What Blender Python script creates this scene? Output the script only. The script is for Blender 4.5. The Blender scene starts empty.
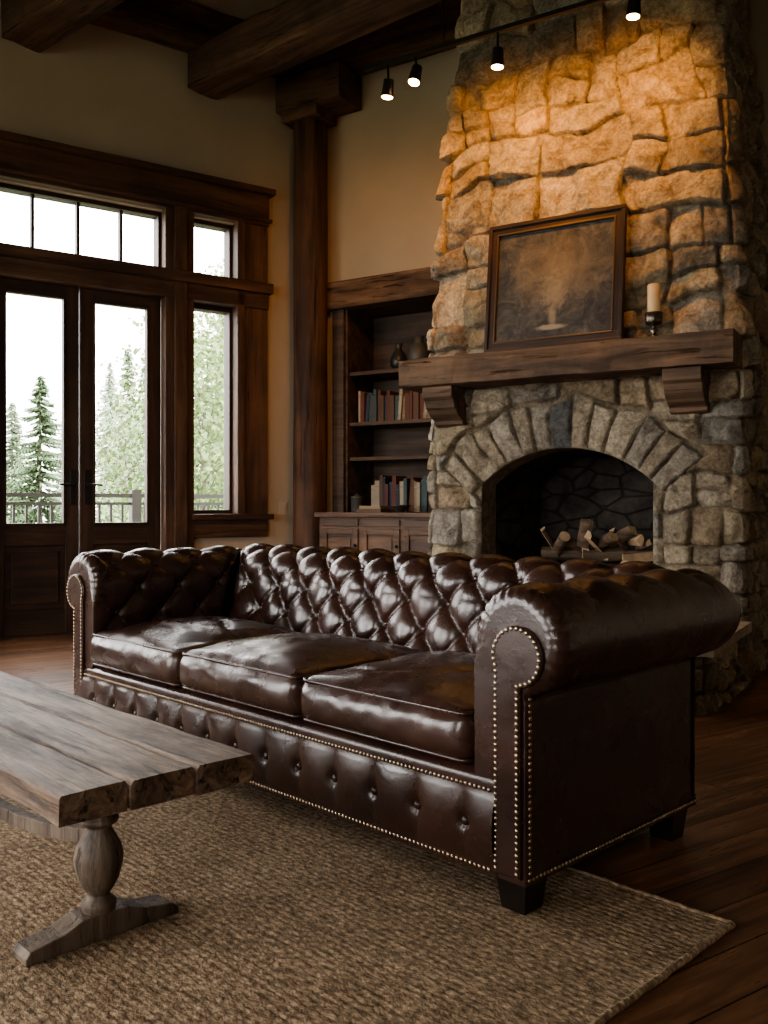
import bpy, math, random
import numpy as np
from mathutils import Matrix, Vector
random.seed(7); rng=np.random.default_rng(7)
PI=math.pi
# ------------------------------------------------------------------ helpers
def hash2(ix,iy,seed):
    n=(ix.astype(np.int64)*374761393+iy.astype(np.int64)*668265263+seed*974634777)&0xffffffff
    n=((n^(n>>13))*1274126177)&0xffffffff
    return ((n^(n>>16))&0xffffff)/float(0xffffff)
def vnoise(x,y,seed=0):
    ix=np.floor(x);iy=np.floor(y);fx=x-ix;fy=y-iy
    fx=fx*fx*(3-2*fx);fy=fy*fy*(3-2*fy)
    a=hash2(ix,iy,seed);b=hash2(ix+1,iy,seed);c=hash2(ix,iy+1,seed);d=hash2(ix+1,iy+1,seed)
    return ((a*(1-fx)+b*fx)*(1-fy)+(c*(1-fx)+d*fx)*fy)*2-1
def fbm(x,y,seed=0,o=4):
    r=0;a=1;t=0
    for i in range(o):
        r=r+a*vnoise(x*2**i+17*i,y*2**i+5*i,seed+i);t+=a;a*=.5
    return r/t
def sstep(x,a=0.,b=1.):
    t=np.clip((x-a)/(b-a),0,1);return t*t*(3-2*t)
def frame(o,x,z=0):
    x=Vector((x[0],x[1],0)).normalized();y=Vector((-x.y,x.x,0))
    M=Matrix(((x.x,y.x,0,o[0]),(x.y,y.y,0,o[1]),(0,0,1,z),(0,0,0,1)))
    return M
class MB:
    def __init__(s): s.v=[];s.f=[];s.m=[];s.s=[]
    def add(s,vs,fs,mat=0,smooth=False):
        b=len(s.v);s.v.extend([tuple(map(float,p)) for p in vs])
        for f in fs:
            s.f.append(tuple(int(i)+b for i in f));s.m.append(mat);s.s.append(smooth)
    def box(s,x0,x1,y0,y1,z0,z1,mat=0,M=None):
        vs=[Vector(p) for p in [(x0,y0,z0),(x1,y0,z0),(x1,y1,z0),(x0,y1,z0),(x0,y0,z1),(x1,y0,z1),(x1,y1,z1),(x0,y1,z1)]]
        if M is not None: vs=[M@p for p in vs]
        s.add(vs,[(0,3,2,1),(4,5,6,7),(0,1,5,4),(1,2,6,5),(2,3,7,6),(3,0,4,7)],mat)
    def cyl(s,p0,p1,r0,r1=None,n=16,mat=0,smooth=True,jit=0):
        if r1 is None:r1=r0
        p0=Vector(p0);p1=Vector(p1);d=(p1-p0).normalized()
        a=d.orthogonal().normalized();b=d.cross(a);vs=[]
        js=[1+jit*(random.random()-.5) for _ in range(n)]
        for p,r in((p0,r0),(p1,r1)):
            for i in range(n):
                t=2*PI*i/n;vs.append(p+(a*math.cos(t)+b*math.sin(t))*r*js[i])
        s.add(vs,[(i,(i+1)%n,n+(i+1)%n,n+i) for i in range(n)],mat,smooth)
        s.add(vs[:n],[tuple(range(n))[::-1]],mat);s.add(vs[n:],[tuple(range(n))],mat)
    def lathe(s,c,prof,n=24,mat=0,smooth=True):
        vs=[];k=len(prof)
        for r,z in prof:
            for i in range(n):
                t=2*PI*i/n;vs.append((c[0]+r*math.cos(t),c[1]+r*math.sin(t),c[2]+z))
        fs=[(j*n+i,j*n+(i+1)%n,(j+1)*n+(i+1)%n,(j+1)*n+i) for j in range(k-1) for i in range(n)]
        s.add(vs,fs,mat,smooth)
        s.add(vs[:n],[tuple(range(n))[::-1]],mat);s.add(vs[-n:],[tuple(range(n))],mat)
    def ball(s,c,r,sq=(1,1,1),seg=10,rings=6,mat=0):
        vs=[];fs=[]
        for j in range(rings+1):
            p=PI*j/rings
            for i in range(seg):
                t=2*PI*i/seg
                vs.append((c[0]+r*sq[0]*math.sin(p)*math.cos(t),c[1]+r*sq[1]*math.sin(p)*math.sin(t),c[2]+r*sq[2]*math.cos(p)))
        for j in range(rings):
            for i in range(seg):
                fs.append((j*seg+i,(j+1)*seg+i,(j+1)*seg+(i+1)%seg,j*seg+(i+1)%seg))
        s.add(vs,fs,mat,True)
    def grid(s,P,mat=0,flip=False,mask=None):
        nu,nv=P.shape[:2];vs=P.reshape(-1,3)
        fs=[]
        for i in range(nu-1):
            for j in range(nv-1):
                if mask is not None and not mask[i,j]:continue
                f=(i*nv+j,(i+1)*nv+j,(i+1)*nv+j+1,i*nv+j+1)
                fs.append(f[::-1] if flip else f)
        s.add(vs,fs,mat,True)
    def tube(s,pts,r,n=8,mat=0,closed=False):
        pts=[Vector(p) for p in pts];k=len(pts);vs=[]
        for i,p in enumerate(pts):
            if closed: d=pts[(i+1)%k]-pts[i-1]
            else: d=pts[min(i+1,k-1)]-pts[max(i-1,0)]
            d.normalize();up=Vector((0,0,1)) if abs(d.z)<.95 else Vector((1,0,0))
            a=d.cross(up).normalized();b=a.cross(d)
            for q in range(n):
                t=2*PI*q/n;vs.append(p+(a*math.cos(t)+b*math.sin(t))*r)
        m=k if closed else k-1
        s.add(vs,[(i*n+q,i*n+(q+1)%n,((i+1)%k)*n+(q+1)%n,((i+1)%k)*n+q) for i in range(m) for q in range(n)],mat,True)
    def build(s,name,mats,M=None,bevel=0,parent=None,cols=None):
        me=bpy.data.meshes.new(name);me.from_pydata(s.v,[],s.f)
        for m in mats: me.materials.append(m)
        me.polygons.foreach_set('material_index',s.m);me.polygons.foreach_set('use_smooth',s.s)
        if cols is not None:
            at=me.attributes.new('stone','FLOAT_COLOR','POINT');at.data.foreach_set('color',cols.astype(np.float32).ravel())
        me.validate();me.update()
        ob=bpy.data.objects.new(name,me);bpy.context.scene.collection.objects.link(ob)
        if parent is not None: ob.parent=parent
        elif M is not None: ob.matrix_world=M
        if bevel:
            b=ob.modifiers.new('bevel','BEVEL');b.width=bevel;b.segments=2;b.limit_method='ANGLE';b.angle_limit=math.radians(50)
        return ob
# ------------------------------------------------------------------ materials
def base(name):
    m=bpy.data.materials.new(name);m.use_nodes=True;nt=m.node_tree
    return m,nt,nt.nodes['Principled BSDF']
def N(nt,t,**k):
    n=nt.nodes.new(t)
    for a,b in k.items(): setattr(n,a,b)
    return n
def coords(nt,scale=(1,1,1),rot=(0,0,0)):
    tc=N(nt,'ShaderNodeTexCoord');mp=N(nt,'ShaderNodeMapping')
    mp.inputs['Scale'].default_value=scale;mp.inputs['Rotation'].default_value=rot
    nt.links.new(tc.outputs['Object'],mp.inputs['Vector']);return mp.outputs['Vector']
def noise(nt,vec,scale,detail=6,rough=.6,dist=0):
    n=N(nt,'ShaderNodeTexNoise');n.inputs['Scale'].default_value=scale;n.inputs['Detail'].default_value=detail
    n.inputs['Roughness'].default_value=rough;n.inputs['Distortion'].default_value=dist
    nt.links.new(vec,n.inputs['Vector']);return n.outputs['Fac']
def ramp(nt,fac,stops):
    r=N(nt,'ShaderNodeValToRGB');e=r.color_ramp.elements
    while len(e)<len(stops): e.new(.5)
    for i,(p,c) in enumerate(stops):
        e[i].position=p;e[i].color=(*c,1) if len(c)==3 else c
    nt.links.new(fac,r.inputs['Fac']);return r.outputs['Color']
def bump(nt,b,h,strength,dist=.01,prev=None):
    n=N(nt,'ShaderNodeBump');n.inputs['Strength'].default_value=strength;n.inputs['Distance'].default_value=dist
    nt.links.new(h,n.inputs['Height'])
    if prev is not None: nt.links.new(prev,n.inputs['Normal'])
    nt.links.new(n.outputs['Normal'],b.inputs['Normal']);return n.outputs['Normal']
def mixc(nt,a,b,fac,mode='MIX'):
    n=N(nt,'ShaderNodeMix',data_type='RGBA',blend_type=mode)
    for s,v in((n.inputs[6],a),(n.inputs[7],b)):
        if isinstance(v,tuple): s.default_value=(*v,1)
        else: nt.links.new(v,s)
    if isinstance(fac,(int,float)): n.inputs[0].default_value=fac
    else: nt.links.new(fac,n.inputs[0])
    return n.outputs[2]
def wood(name,c1,c2,axis='x',scale=14,rough=.6,bmp=.4,stretch=.08,cracks=.0):
    m,nt,b=base(name);sc=[1,1,1];sc['xyz'.index(axis)]=stretch
    v=coords(nt,sc);n=noise(nt,v,scale,8,.65,.6)
    n2=noise(nt,coords(nt),2.6,4)
    c=ramp(nt,n,[(.38,c1),(.62,c2)])
    d=tuple(x*.45 for x in c1)
    c=mixc(nt,c,d,ramp(nt,n2,[(.42,(0,0,0)),(.7,(.6,.6,.6))]))
    n3=noise(nt,v,scale*2.6,5,.7,.3)
    if cracks:
        c=mixc(nt,c,(.006,.004,.003),ramp(nt,n3,[(.33,(cracks,)*3),(.40,(0,0,0))]))
    nt.links.new(c,b.inputs['Base Color']);b.inputs['Roughness'].default_value=rough
    p=bump(nt,b,n,bmp,.01)
    if cracks: bump(nt,b,ramp(nt,n3,[(.32,(0,0,0)),(.42,(1,1,1))]),cracks,.012,p)
    return m
def plain(name,c,rough=.6,bs=0,bscale=60,metal=0,var=.15,vs=6):
    m,nt,b=base(name);v=coords(nt);n=noise(nt,v,vs,4)
    c2=tuple(x*(1-var) for x in c);cc=ramp(nt,n,[(.35,c2),(.65,c)])
    nt.links.new(cc,b.inputs['Base Color']);b.inputs['Roughness'].default_value=rough;b.inputs['Metallic'].default_value=metal
    if bs: bump(nt,b,noise(nt,v,bscale,5),bs,.005)
    return m
DARK1=(.023,.011,.007);DARK2=(.072,.035,.019)
WX=wood('dark_wood_x',DARK1,DARK2,'x');WZ=wood('dark_wood_z',DARK1,DARK2,'z')
TX=wood('timber_brown_x',(.044,.021,.012),(.14,.070,.038),'x',9,.65,.8,.08,.6)
TZ=wood('timber_brown_z',(.044,.021,.012),(.14,.070,.038),'z',9,.65,.8,.08,.6)
BX=wood('beam_wood',(.055,.030,.019),(.19,.108,.065),'x',7,.8,1.0,.08,.9)
PZ=wood('post_wood',(.036,.017,.010),(.15,.073,.039),'z',8,.7,1.0,.06,.9)
MX=wood('mantel_wood',(.062,.036,.021),(.22,.135,.083),'x',10,.75,1.0,.08,.9)
SX=wood('shelf_wood',(.050,.031,.021),(.13,.082,.055),'x',12,.65,.4)
CABX=wood('cabinet_wood',(.075,.039,.021),(.20,.11,.058),'x',10,.55,.5,.08,.5)
WALL=plain('plaster_wall',(.47,.395,.30),.9,.25,90,0,.10,1.5)
CEIL=plain('plaster_ceiling',(.48,.41,.34),.95,.2,60,0,.15,1.2)
BLACK=plain('black_iron',(.012,.011,.010),.45,.1,100)
BRASS=plain('antique_brass',(.42,.33,.23),.28,0,1,1.0)
def mk_soot():
    m,nt,b=base('sooty_stone');v=coords(nt)
    vo=N(nt,'ShaderNodeTexVoronoi',feature='DISTANCE_TO_EDGE');vo.inputs['Scale'].default_value=5.5
    mp=N(nt,'ShaderNodeMapping');mp.inputs['Scale'].default_value=(.8,.8,1.5);nt.links.new(v,mp.inputs['Vector']);nt.links.new(mp.outputs['Vector'],vo.inputs['Vector'])
    e=ramp(nt,vo.outputs['Distance'],[(.0,(.25,.25,.25)),(.08,(1,1,1))])
    c=ramp(nt,noise(nt,v,5,7),[(.35,(.018,.015,.013)),(.65,(.085,.070,.056))])
    c=mixc(nt,c,e,.9,'MULTIPLY')
    nt.links.new(c,b.inputs['Base Color']);b.inputs['Roughness'].default_value=.95
    p=bump(nt,b,e,.8,.02);bump(nt,b,noise(nt,v,22,6),.6,.01,p);return m
SOOT=mk_soot()
# floor planks
def mk_floor():
    m,nt,b=base('wood_floor_planks');v=coords(nt,(1,1,1),(0,0,-math.radians(33.7)))
    br=N(nt,'ShaderNodeTexBrick');br.offset=.37;br.inputs['Scale'].default_value=1
    br.inputs['Brick Width'].default_value=1.7;br.inputs['Row Height'].default_value=.14;br.inputs['Mortar Size'].default_value=.0025
    br.inputs['Color1'].default_value=(.13,.062,.032,1);br.inputs['Color2'].default_value=(.27,.14,.075,1);br.inputs['Mortar'].default_value=(.01,.005,.003,1)
    nt.links.new(v,br.inputs['Vector'])
    mp=N(nt,'ShaderNodeMapping');mp.inputs['Scale'].default_value=(.08,1,1);nt.links.new(v,mp.inputs['Vector'])
    g=noise(nt,mp.outputs['Vector'],22,8,.65,.5)
    c=mixc(nt,br.outputs['Color'],ramp(nt,g,[(.38,(.38,.33,.3)),(.62,(1.15,1.1,1.05))]),.85,'MULTIPLY')
    nt.links.new(c,b.inputs['Base Color'])
    nt.links.new(ramp(nt,g,[(.3,(.40,.40,.40)),(.7,(.24,.24,.24))]),b.inputs['Roughness'])
    bp=bump(nt,b,g,.15,.004);bump(nt,b,br.outputs['Fac'],-.5,.004,bp);return m
FLOOR=mk_floor()
def mk_leather():
    m,nt,b=base('brown_leather');v=coords(nt)
    n=noise(nt,v,4,4,.55);c=ramp(nt,n,[(.35,(.023,.0098,.0070)),(.65,(.052,.0225,.0150))])
    nt.links.new(c,b.inputs['Base Color'])
    nt.links.new(ramp(nt,noise(nt,v,5,4,.6),[(.35,(.22,.22,.22)),(.68,(.34,.34,.34))]),b.inputs['Roughness'])
    b.inputs['Specular IOR Level'].default_value=.8
    vo=N(nt,'ShaderNodeTexVoronoi');vo.inputs['Scale'].default_value=240;nt.links.new(v,vo.inputs['Vector'])
    p=bump(nt,b,vo.outputs['Distance'],.12,.0015)
    bump(nt,b,noise(nt,v,15,4,.55,1.2),.11,.012,p);return m
LEATHER=mk_leather()
def mk_rug():
    m,nt,b=base('jute_weave');v=coords(nt)
    w=N(nt,'ShaderNodeTexWave',wave_type='BANDS',bands_direction='Y');w.inputs['Scale'].default_value=15
    w.inputs['Distortion'].default_value=4.5;w.inputs['Detail'].default_value=3;w.inputs['Detail Scale'].default_value=7
    nt.links.new(v,w.inputs['Vector'])
    mp=N(nt,'ShaderNodeMapping');mp.inputs['Scale'].default_value=(.75,1.25,1);nt.links.new(v,mp.inputs['Vector'])
    vo=N(nt,'ShaderNodeTexVoronoi');vo.inputs['Scale'].default_value=72;nt.links.new(mp.outputs['Vector'],vo.inputs['Vector'])
    n=noise(nt,v,60,5,.7);n2=noise(nt,v,2.0,4)
    c=ramp(nt,n,[(.36,(.31,.225,.150)),(.64,(.66,.51,.36))])
    c=mixc(nt,c,ramp(nt,vo.outputs['Distance'],[(.0,(1.15,1.12,1.08)),(.75,(.40,.38,.35))]),.88,'MULTIPLY')
    c=mixc(nt,c,ramp(nt,n2,[(.35,(.8,.78,.76)),(.7,(1.05,1.05,1.05))]),.8,'MULTIPLY')
    nt.links.new(c,b.inputs['Base Color']);b.inputs['Roughness'].default_value=.95;b.inputs['Specular IOR Level'].default_value=.15
    p=bump(nt,b,vo.outputs['Distance'],-.95,.013);p=bump(nt,b,w.outputs['Fac'],.30,.008,p);bump(nt,b,n,.5,.005,p);return m
RUG=mk_rug()
def mk_stone():
    m,nt,b=base('field_stone');v=coords(nt)
    at=N(nt,'ShaderNodeAttribute');at.attribute_name='stone'
    n=noise(nt,v,11,12,.72,.5);n2=noise(nt,v,48,8,.78)
    c=mixc(nt,at.outputs['Color'],ramp(nt,n,[(.33,(.48,.44,.40)),(.5,(.94,.92,.90)),(.66,(1.35,1.32,1.26))]),1.0,'MULTIPLY')
    c=mixc(nt,c,ramp(nt,n2,[(.36,(.55,.54,.52)),(.6,(1.15,1.15,1.15))]),.85,'MULTIPLY')
    nt.links.new(c,b.inputs['Base Color']);b.inputs['Roughness'].default_value=.92;b.inputs['Specular IOR Level'].default_value=.25
    p=bump(nt,b,n,1.0,.055);bump(nt,b,n2,.9,.016,p);return m
STONE=mk_stone()
SLAB=plain('hearth_slab_stone',(.42,.35,.27),.85,.7,14,0,.4,5)
def mk_table():
    m,nt,b=base('weathered_pine');v=coords(nt,(.10,1,1))
    n=noise(nt,v,18,10,.72,.9);n2=noise(nt,coords(nt,(.30,1,1)),6,8,.75)
    n3=noise(nt,coords(nt,(.05,1,1)),38,6,.7,.4)
    c=ramp(nt,n,[(.36,(.065,.034,.019)),(.5,(.19,.118,.072)),(.64,(.37,.26,.175))])
    c=mixc(nt,c,(.042,.021,.012),ramp(nt,n2,[(.45,(0,0,0)),(.61,(.88,.88,.88))]))
    c=mixc(nt,c,(.010,.007,.004),ramp(nt,n3,[(.36,(1,1,1)),(.42,(0,0,0))]))
    nt.links.new(c,b.inputs['Base Color']);nt.links.new(ramp(nt,n2,[(.3,(.42,.42,.42)),(.7,(.62,.62,.62))]),b.inputs['Roughness'])
    b.inputs['Specular IOR Level'].default_value=.4
    p=bump(nt,b,n,1.0,.014);bump(nt,b,ramp(nt,n3,[(.35,(0,0,0)),(.43,(1,1,1))]),.9,.008,p);return m
TABLE=mk_table()
TLEG=wood('table_leg_wood',(.055,.036,.025),(.20,.15,.11),'z',14,.6,.8,.1,.7)
def mk_glass():
    m=bpy.data.materials.new('window_glass');m.use_nodes=True;nt=m.node_tree;nt.nodes.clear()
    o=N(nt,'ShaderNodeOutputMaterial');t=N(nt,'ShaderNodeBsdfTransparent');g=N(nt,'ShaderNodeBsdfGlossy');g.inputs['Roughness'].default_value=.02
    mx=N(nt,'ShaderNodeMixShader');mx.inputs[0].default_value=.04
    nt.links.new(t.outputs[0],mx.inputs[1]);nt.links.new(g.outputs[0],mx.inputs[2]);nt.links.new(mx.outputs[0],o.inputs[0]);return m
GLASS=mk_glass()
def emis(name,c,s):
    m,nt,b=base(name);b.inputs['Base Color'].default_value=(*c,1);b.inputs['Emission Color'].default_value=(*c,1);b.inputs['Emission Strength'].default_value=s;return m
# ------------------------------------------------------------------ layout frames
C=Vector((-.677,8.246));A=Vector((.832,.555)).normalized();Wd=Vector((.855,-.5185)).normalized()
WF=frame(C,-A)            # x: leftwards along window wall, y: into room
FF=frame(C,Wd)            # x: rightwards along fireplace wall, -y: into room
SX_=Vector((.70,-.714)).normalized()
H=5.1
W1=C-A*7.0;E=C+Wd*6.2;S1=Vector((-4.9,-2.6));S2=Vector((4.4,-2.6))
def wall_pieces(mb,x0,x1,ops,y0,y1,mat=0,h=H):
    cx=x0
    for a,b,z0,z1 in ops:
        if a>cx: mb.box(cx,a,y0,y1,0,h,mat)
        if z0>0: mb.box(a,b,y0,y1,0,z0,mat)
        if z1<h: mb.box(a,b,y0,y1,z1,h,mat)
        cx=b
    if cx<x1: mb.box(cx,x1,y0,y1,0,h,mat)
def poly(name,pts,z0,z1,mat):
    mb=MB();n=len(pts);vs=[(p[0],p[1],z0) for p in pts]+[(p[0],p[1],z1) for p in pts]
    mb.add(vs,[tuple(range(n))[::-1],tuple(range(n,2*n))]+[(i,(i+1)%n,n+(i+1)%n,n+i) for i in range(n)]);return mb.build(name,[mat])
cen=Vector((0,2.5))
pts=[W1,S1,S2,E,C]
ptx=[p+(p-cen).normalized()*.28 for p in pts]
poly('floor',ptx,-.1,0,FLOOR);poly('ceiling',ptx,H,H+.1,CEIL)
mb=MB()
WO=[(.74,1.15,.93,3.46),(1.38,2.74,0,3.46),(2.97,3.38,.93,3.46),(4.1,5.9,.9,3.4)]
wall_pieces(mb,-.2,7.2,WO,-.25,0);mb.build('wall_left',[WALL],WF)
LF=frame(W1,S1-W1);LL=(S1-W1).length
LO=[(.9,2.9,.5,3.2),(3.7,5.7,.5,3.2)]
mb=MB();wall_pieces(mb,-.2,LL+.2,LO,-.25,0);mb.build('wall_side',[WALL],LF)
BFm=frame(S1,S2-S1);BL=(S2-S1).length
BFILL=[(1.4,3.0,.9,3.0)]  # unseen window opening behind the camera, added for frontal fill light
mb=MB();wall_pieces(mb,-.2,BL+.2,BFILL,-.25,0);mb.build('wall_back',[WALL],BFm)
RFm=frame(S2,E-S2);RL=(E-S2).length
mb=MB();wall_pieces(mb,-.2,RL+.2,[],-.25,0);mb.build('wall_right',[WALL],RFm)
mb=MB();wall_pieces(mb,-.1,6.4,[(.38,1.62,.0,2.78)],0,.16);mb.box(.2,1.8,.5,.6,0,3,0);mb.build('wall_fireplace',[WALL],FF)
def win(name,M,x0,x1,z0,z1,nx,nz,extra=None):
    mb=MB();t=.045
    for a,b in((x0,x0+t),(x1-t,x1)): mb.box(a,b,-.17,-.05,z0,z1,1)
    mb.box(x0,x1,-.17,-.05,z0,z0+t,0);mb.box(x0,x1,-.17,-.05,z1-t,z1,0)
    for i in range(1,nx):
        x=x0+(x1-x0)*i/nx;mb.box(x-.012,x+.012,-.14,-.08,z0,z1,1)
    for i in range(1,nz):
        z=z0+(z1-z0)*i/nz;mb.box(x0,x1,-.14,-.08,z-.02,z+.02,0)
    mb.add([(x0,-.11,z0),(x1,-.11,z0),(x1,-.11,z1),(x0,-.11,z1)],[(0,1,2,3)],2)
    if extra: extra(mb)
    return mb.build(name,[WX,WZ,GLASS],M,.004)
for k,(a,b) in enumerate(((.74,1.15),(2.97,3.38))):
    win('window_%d'%(2*k+1),WF,a-.01,b+.01,.93,2.74,1,1)
    win('window_%d'%(2*k+2),WF,a-.01,b+.01,2.95,3.47,1,1)
win('window_5',WF,1.37,2.75,2.95,3.47,4,1)
win('window_6',WF,4.1,5.9,.9,3.4,3,2)
k=7
for M,ops in((LF,LO),(BFm,BFILL)):
    for o in ops: win('window_%d'%k,M,o[0],o[1],o[2],o[3],3,2);k+=1  # side wall windows, then the added fill window in the back wall
mb=MB()
for a,b in((.45,.70),(3.42,3.67)):
    mb.box(a,b,-.002,.045,.76,3.52,1);
for a,b in((.68,.75),(3.37,3.44)): mb.box(a,b,-.06,.07,.93,3.50,1)
for a,b in((1.14,1.39),(2.73,2.98)):
    mb.box(a,b,-.06,.055,0,3.52,1);mb.box(a+.07,b-.07,.05,.085,0,3.50,1)
mb.box(.45,3.67,-.002,.075,3.47,3.74,0);mb.box(.41,3.71,-.002,.13,3.74,3.79,0);mb.box(.43,3.69,-.002,.10,3.50,3.53,0)
mb.box(.45,3.67,-.20,.070,2.74,2.95,0);mb.box(.43,3.69,-.002,.12,2.87,2.96,0)
for a,b in((.45,1.15),(2.97,3.67)):
    mb.box(a-.03,b+.02,-.06,.11,.89,.94,0);mb.box(a,b,-.002,.05,.74,.89,0)
mb.build('trim_1',[TX,TZ],WF,.006)
mb=MB();mb.box(.0,1.14,0,.03,0,.20);mb.box(2.98,7,0,.03,0,.20);mb.build('baseboard_left',[TX],WF,.005)
mb=MB();mb.box(3.98,6.2,-.03,0,0,.20);mb.build('baseboard_fireplace',[TX],FF,.005)
def door(name,x0,x1,hx):
    mb=MB();y0,y1=-.10,-.045
    s=.105
    mb.box(x0,x0+s,y0,y1,.01,2.74,1);mb.box(x1-s,x1,y0,y1,.01,2.74,1)
    mb.box(x0+s,x1-s,y0,y1,2.65,2.74,0);mb.box(x0+s,x1-s,y0,y1,.70,.86,0);mb.box(x0+s,x1-s,y0,y1,.01,.20,0)
    mb.box(x0+s,x1-s,y0+.015,y1-.02,.2,.7,0)
    mb.box(x0+s+.05,x1-s-.05,y0+.01,y1-.004,.25,.65,0)
    for a,b,c,d in((x0+s-.002,x0+s+.015,.86,2.65),(x1-s-.015,x1-s+.002,.86,2.65)): mb.box(a,b,y0,y1+.008,c,d,1)
    mb.box(x0+s,x1-s,y0,y1+.008,.855,.875,0);mb.box(x0+s,x1-s,y0,y1+.008,2.635,2.655,0)
    mb.add([(x0+s,-.075,.86),(x1-s,-.075,.86),(x1-s,-.075,2.65),(x0+s,-.075,2.65)],[(0,1,2,3)],2)
    mb.box(hx-.022,hx+.022,y1,y1+.012,1.02,1.30,3)
    mb.cyl((hx,y1,1.18),(hx,y1+.06,1.18),.010,n=10,mat=3);d=.11 if hx<(x0+x1)/2 else -.11
    mb.cyl((hx,y1+.055,1.18),(hx+d,y1+.055,1.175),.009,n=10,mat=3)
    return mb.build(name,[WX,WZ,GLASS,BLACK],WF,.004)
door('door_1',1.395,2.055,2.005);door('door_2',2.065,2.725,2.115)
mb=MB();mb.box(1.36,2.76,-.25,0,0,.012);mb.build('trim_2',[WX],WF)
mb=MB();mb.box(.245,.315,0,.008,.93,1.045);mb.box(.268,.292,.008,.012,.965,1.01);mb.build('light_switch',[plain('switch_plastic',(.50,.44,.34),.5)],WF,.002)
# ------------------------------------------------------------------ column & beams
mb=MB();cc=FF.inverted()@Vector((-.655,8.02,0))
nz=90;nt_=40;P=np.zeros((nz,nt_+1,3))
for i in range(nz):
    z=4.5*i/(nz-1)
    for j in range(nt_+1):
        t=2*PI*j/nt_;tt=(j%nt_)
        r=.150+.012*float(fbm(np.array(math.cos(t)*1.5+4),np.array(math.sin(t)*1.5+z*.9),3,3))+.009*float(vnoise(np.array(tt*.9),np.array(z*.5),9))
        P[i,j]=(cc.x+r*math.cos(t),cc.y+r*math.sin(t),z)
mb.grid(P,0,True)
mb.box(cc.x-.19,cc.x+.19,cc.y-.18,cc.y+.14,4.40,4.50,1)
mb.box(cc.x-.24,cc.x+.44,cc.y-.20,cc.y+.16,4.49,4.78,1)
mb.build('timber_post',[PZ,BX],FF,.008)
def beam(name,p,d,L,w,z0,z1):
    mb=MB();n=max(2,int(L/.10))
    ring=[(-w/2,z0),(-w/6,z0),(w/6,z0),(w/2,z0),(w/2,(z0+z1)/2),(w/2,z1),(0,z1),(-w/2,z1),(-w/2,(z0+z1)/2)]
    vs=[];s=random.random()*50
    for i in range(n+1):
        x=L*i/n
        for k_,(y,z) in enumerate(ring):
            j=.016*float(fbm(np.array(x*3.3+s),np.array(k_*1.7+s),4,2));vs.append((x,y+j*(1 if y>0 else -1 if y<0 else 0),z+(j if z in(z0,z1) else 0)))
    m=len(ring);fs=[(i*m+q,(i+1)*m+q,(i+1)*m+(q+1)%m,i*m+(q+1)%m) for i in range(n) for q in range(m)]
    mb.add(vs,fs);mb.add(vs[:m],[tuple(range(m))]);mb.add(vs[-m:],[tuple(range(m))[::-1]])
    return mb.build(name,[BX],frame(p,d),.02)
bd=Vector((.77,-.638)).normalized()
for k,d in enumerate((1.06,2.52,4.05,5.55)):
    p=C-A*d+bd*.03
    beam('ceiling_beam',p,bd,[3.7,6.4,7.6,7.2][k],.32,4.50,4.82)
nin=Vector((A.y,-A.x))
beam('ceiling_beam',C-A*7+nin*.16,A,7.0,.30,4.82,5.09)
for off in (2.3,4.6):
    q=C-A*6.3+nin*off
    beam('ceiling_beam',q,A,[6.3,8.4][0 if off<3 else 1],.30,4.82,5.09)
inn=Vector((-.5185,-.855)).normalized()
beam('ceiling_beam',C+inn*.17+Wd*.1,Wd,1.75,.30,4.79,5.09)
# ------------------------------------------------------------------ stone masonry
def split(r,out,wmax,hmax,wmin,hmin):
    x0,x1,z0,z1=r;w=x1-x0;h=z1-z0
    if w<=wmax and h<=hmax and (random.random()<.45 or (w<2*wmin and h<2*hmin)): out.append(r);return
    if (w/1.45>h or h<2*hmin) and w>=2*wmin:
        c=x0+w*random.uniform(.30,.70);c=min(max(c,x0+wmin),x1-wmin)
        split((x0,c,z0,z1),out,wmax,hmax,wmin,hmin);split((c,x1,z0,z1),out,wmax,hmax,wmin,hmin)
    elif h>=2*hmin:
        c=z0+h*random.uniform(.30,.70);c=min(max(c,z0+hmin),z1-hmin)
        split((x0,x1,z0,c),out,wmax,hmax,wmin,hmin);split((x0,x1,c,z1),out,wmax,hmax,wmin,hmin)
    else: out.append(r)
PAL=[(.55,.465,.35),(.48,.415,.32),(.62,.535,.41),(.45,.40,.33),(.39,.36,.31),(.53,.44,.31),(.46,.36,.25),(.54,.49,.41)]
MORT=(.35,.29,.215)
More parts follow.
